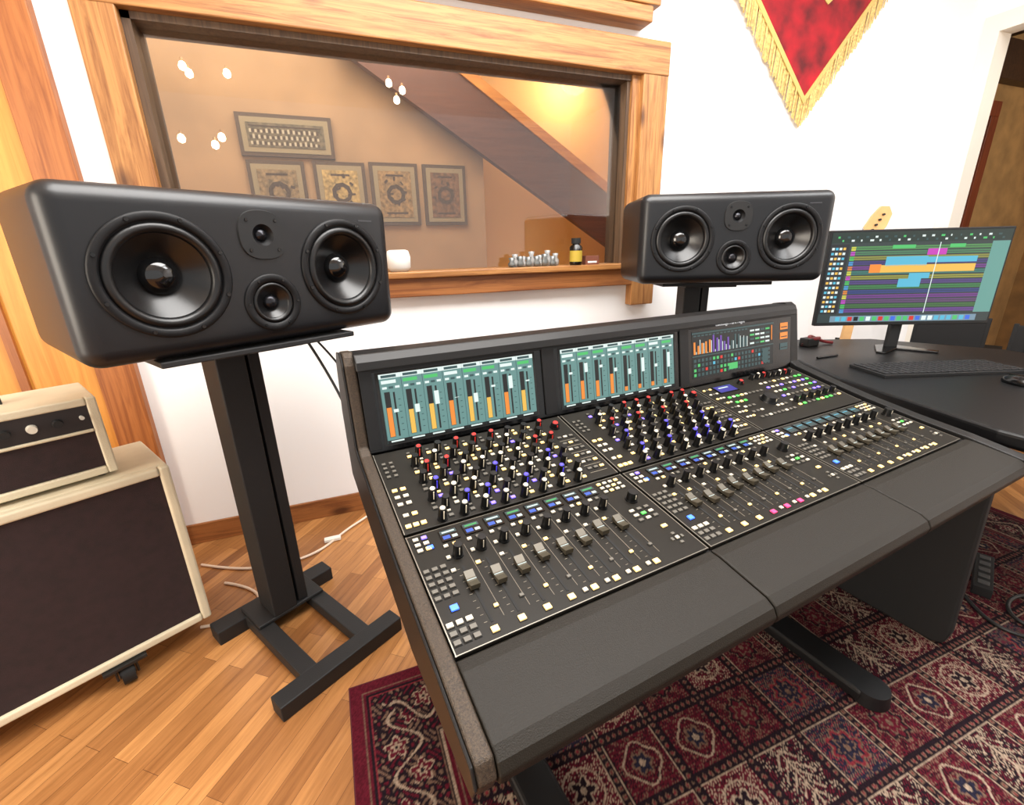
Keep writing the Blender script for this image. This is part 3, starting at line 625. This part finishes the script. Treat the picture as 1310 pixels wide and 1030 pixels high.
Q(-.40,.40,z0+.004,z0+.038,glow("dock",(130,160,180),.9),3)
for i in range(22): Q(-.37+i*.034,-.346+i*.034,z0+.009,z0+.033,random.choice([cyn,wh,wh,blu,grn,redp,scrk]),4)
w.obj("screen",mo)
w=MB(); w.box(-.03,.03,.02,.05,.80+.01,zc-.1,blkm); w.prismz([(-.17,-.10),(-.14,-.13),(0,-.02),(.14,-.13),(.17,-.10),(.05,.09),(-.05,.09)],.80,.812,blkg); w.obj("stand",mo,bevel=.003)
k_=empty("computer_keyboard",(2.70,1.255,.80),-.33); w=MB(); w.box(-.35,.35,-.11,.11,0,.014,blkm); kk=mat("keycap",(22,22,24),.5)
for r_ in range(6):
    for c_ in range(20): w.box(-.338+c_*.034,-.338+c_*.034+.028,-.098+r_*.034,-.098+r_*.034+.027,.014,.020,kk)
w.obj("keys",k_,bevel=.0015)
ms=empty("computer_mouse",(2.72,.96,.80),-.3); w=MB()
w.lathe([(.055,0),(.058,.01),(.05,.025),(.03,.036),(.001,.04)],blkg,Matrix.Diagonal((.7,1.2,1,1)),24); w.box(-.002,.002,.02,.05,.03,.040,met); w.obj("shell",ms)
e=empty("headset_cable",(2.66,1.92,.80)); curve("coil",[(.0,0,.01),(.06,.05,.02),(.14,.02,.04),(.10,-.04,.05),(.02,-.02,.04),(.08,.04,.07),(.17,.0,.01),(.22,-.03,.01)],.009,mat("cable_red",(150,46,50),.5),e); MB().box(.0,.10,-.03,.03,0,.05,cb).obj("interface",e,bevel=.006)
e=empty("pen",(2.43,1.66,.806)); MB().cyl(.006,.006,.16,blkg,RY(math.pi/2),8).obj("barrel",e)

# ------------------------------------------------------------ guitar
g=empty("electric_guitar",(3.36,2.17,0)); g.rotation_euler=(-.12,.12,-.4); g.scale=(1.25,1.15,1.06)
mp_=mat("maple",(206,160,104),.35,var=.08); w=MB()
bodyp=[(0,.10),(.12,.11),(.19,.18),(.20,.28),(.14,.36),(.13,.42),(.17,.50),(.15,.57),(.09,.56),(.05,.50),(-.05,.50),(-.10,.58),(-.16,.60),(-.18,.52),(-.13,.42),(-.14,.36),(-.20,.28),(-.19,.18),(-.12,.11)]
flat(w,bodyp,-.022,.022,mat("sunburst",(150,60,30),.25)); flat(w,[(-.028,.45),(.028,.45),(.022,1.28),(-.022,1.28)],-.038,-.016,mp_)
flat(w,[(-.024,1.27),(.024,1.27),(.06,1.31),(.075,1.36),(.05,1.40),(.07,1.44),(.085,1.52),(.06,1.565),(.015,1.56),(-.02,1.50),(-.05,1.42),(-.045,1.33)],-.036,-.018,mp_)
for i in range(6): w.cyl(.007,.007,.010,met,T(-.035+i*.014,-.036,1.34+i*.034)@RX(math.pi/2),10); w.box(-.08+i*.014,-.05+i*.014,-.03,-.02,1.333+i*.034,1.35+i*.034,mat("tuner_chrome",(170,170,175),.2,metal=.9))
w.box(-.04,.04,-.03,-.02,.18,.22,met); w.box(-.04,.04,-.028,-.02,.28,.30,cream); w.box(-.04,.04,-.028,-.02,.38,.40,cream)
w.obj("body",g,bevel=.003)
w=MB(); w.box(-.15,.15,0,.04,0,.02,blkm); w.box(-.01,.01,.03,.05,0,.7,blkm); w.box(-.12,-.10,-.10,.04,.07,.10,blkm); w.box(.10,.12,-.10,.04,.07,.10,blkm); w.box(-.12,.12,.02,.04,.08,.1,blkm); w.obj("stand",g)

def chair(x,y,rz):
    e=empty("stacking_chair",(x,y,0),rz); w=MB()
    for sx in (-.2,.2):
        for sy in (-.2,.2): w.box(sx-.012,sx+.012,sy-.012,sy+.012,0,.45 if sy<0 else .85,blkm)
    w.box(-.22,.22,-.22,.22,.45,.48,blkm); w.box(-.2,.2,.19,.21,.62,.84,blkm)
    for k in range(4): w.box(-.2,.2,-.21,-.19,.12+.08*k,.13+.08*k,blkm)
    w.obj("frame",e,bevel=.004)
chair(4.2,1.95,-1.2); chair(4.15,1.4,-1.4); chair(5.3,2.3,.3)
e=empty("power_strip",(2.45,.78,0.012),.4); w=MB(); w.box(-.15,.15,-.03,.03,0,.04,blkm)
for i in range(5): w.box(-.12+i*.055,-.09+i*.055,-.018,.018,.04,.044,mat("socket_grey",(60,60,60),.5))
w.obj("strip",e,bevel=.003)
e=empty("mains_cable"); curve("loop",[(2.3,.80,.02),(2.2,.7,.02),(2.12,.58,.02),(2.28,.46,.02),(2.5,.5,.02),(2.55,.62,.02),(2.38,.68,.03),(2.22,.6,.02),(2.3,.5,.02),(2.6,.4,.02)],.007,cb,e)

# ------------------------------------------------------------ lights
def area(name,loc,sx,sy,e_,col,rot=(0,0,0)):
    l=bpy.data.lights.new(name,'AREA'); l.shape='RECTANGLE'; l.size=sx; l.size_y=sy; l.energy=e_; l.color=col
    o=bpy.data.objects.new(name,l); COL.objects.link(o); o.location=loc; o.rotation_euler=rot; return o
def pointl(name,loc,e_,col,rad=.15):
    l=bpy.data.lights.new(name,'POINT'); l.energy=e_; l.color=col; l.shadow_soft_size=rad; o=bpy.data.objects.new(name,l); COL.objects.link(o); o.location=loc; return o
area("ceiling_light",(.8,.8,3.5),2.4,1.8,215,(1,.985,.96))
area("fill_left",(-2.9,-.4,1.7),2.2,1.8,150,(1,.90,.76),(0,-math.pi/2,0))  # added warm fill for the speaker and amp sides, no window here
area("overhead_fill",(3.2,.3,3.5),1.8,1.0,80,(.98,.99,1))  # added overhead fill, placed clear of the glass reflection
area("live_room_light",(0.2,3.9,3.5),3,1.4,100,(1,.90,.74))
pointl("stair_light",(2.7,4.95,3.1),24,(1,.82,.56))
pointl("hall_light",(6.0,1.2,2.7),30,(1,.85,.65))
wd=bpy.data.worlds.new("world"); bpy.context.scene.world=wd; wd.use_nodes=True; bg=wd.node_tree.nodes["Background"]; bg.inputs[0].default_value=(1,.99,.97,1); bg.inputs[1].default_value=1.0
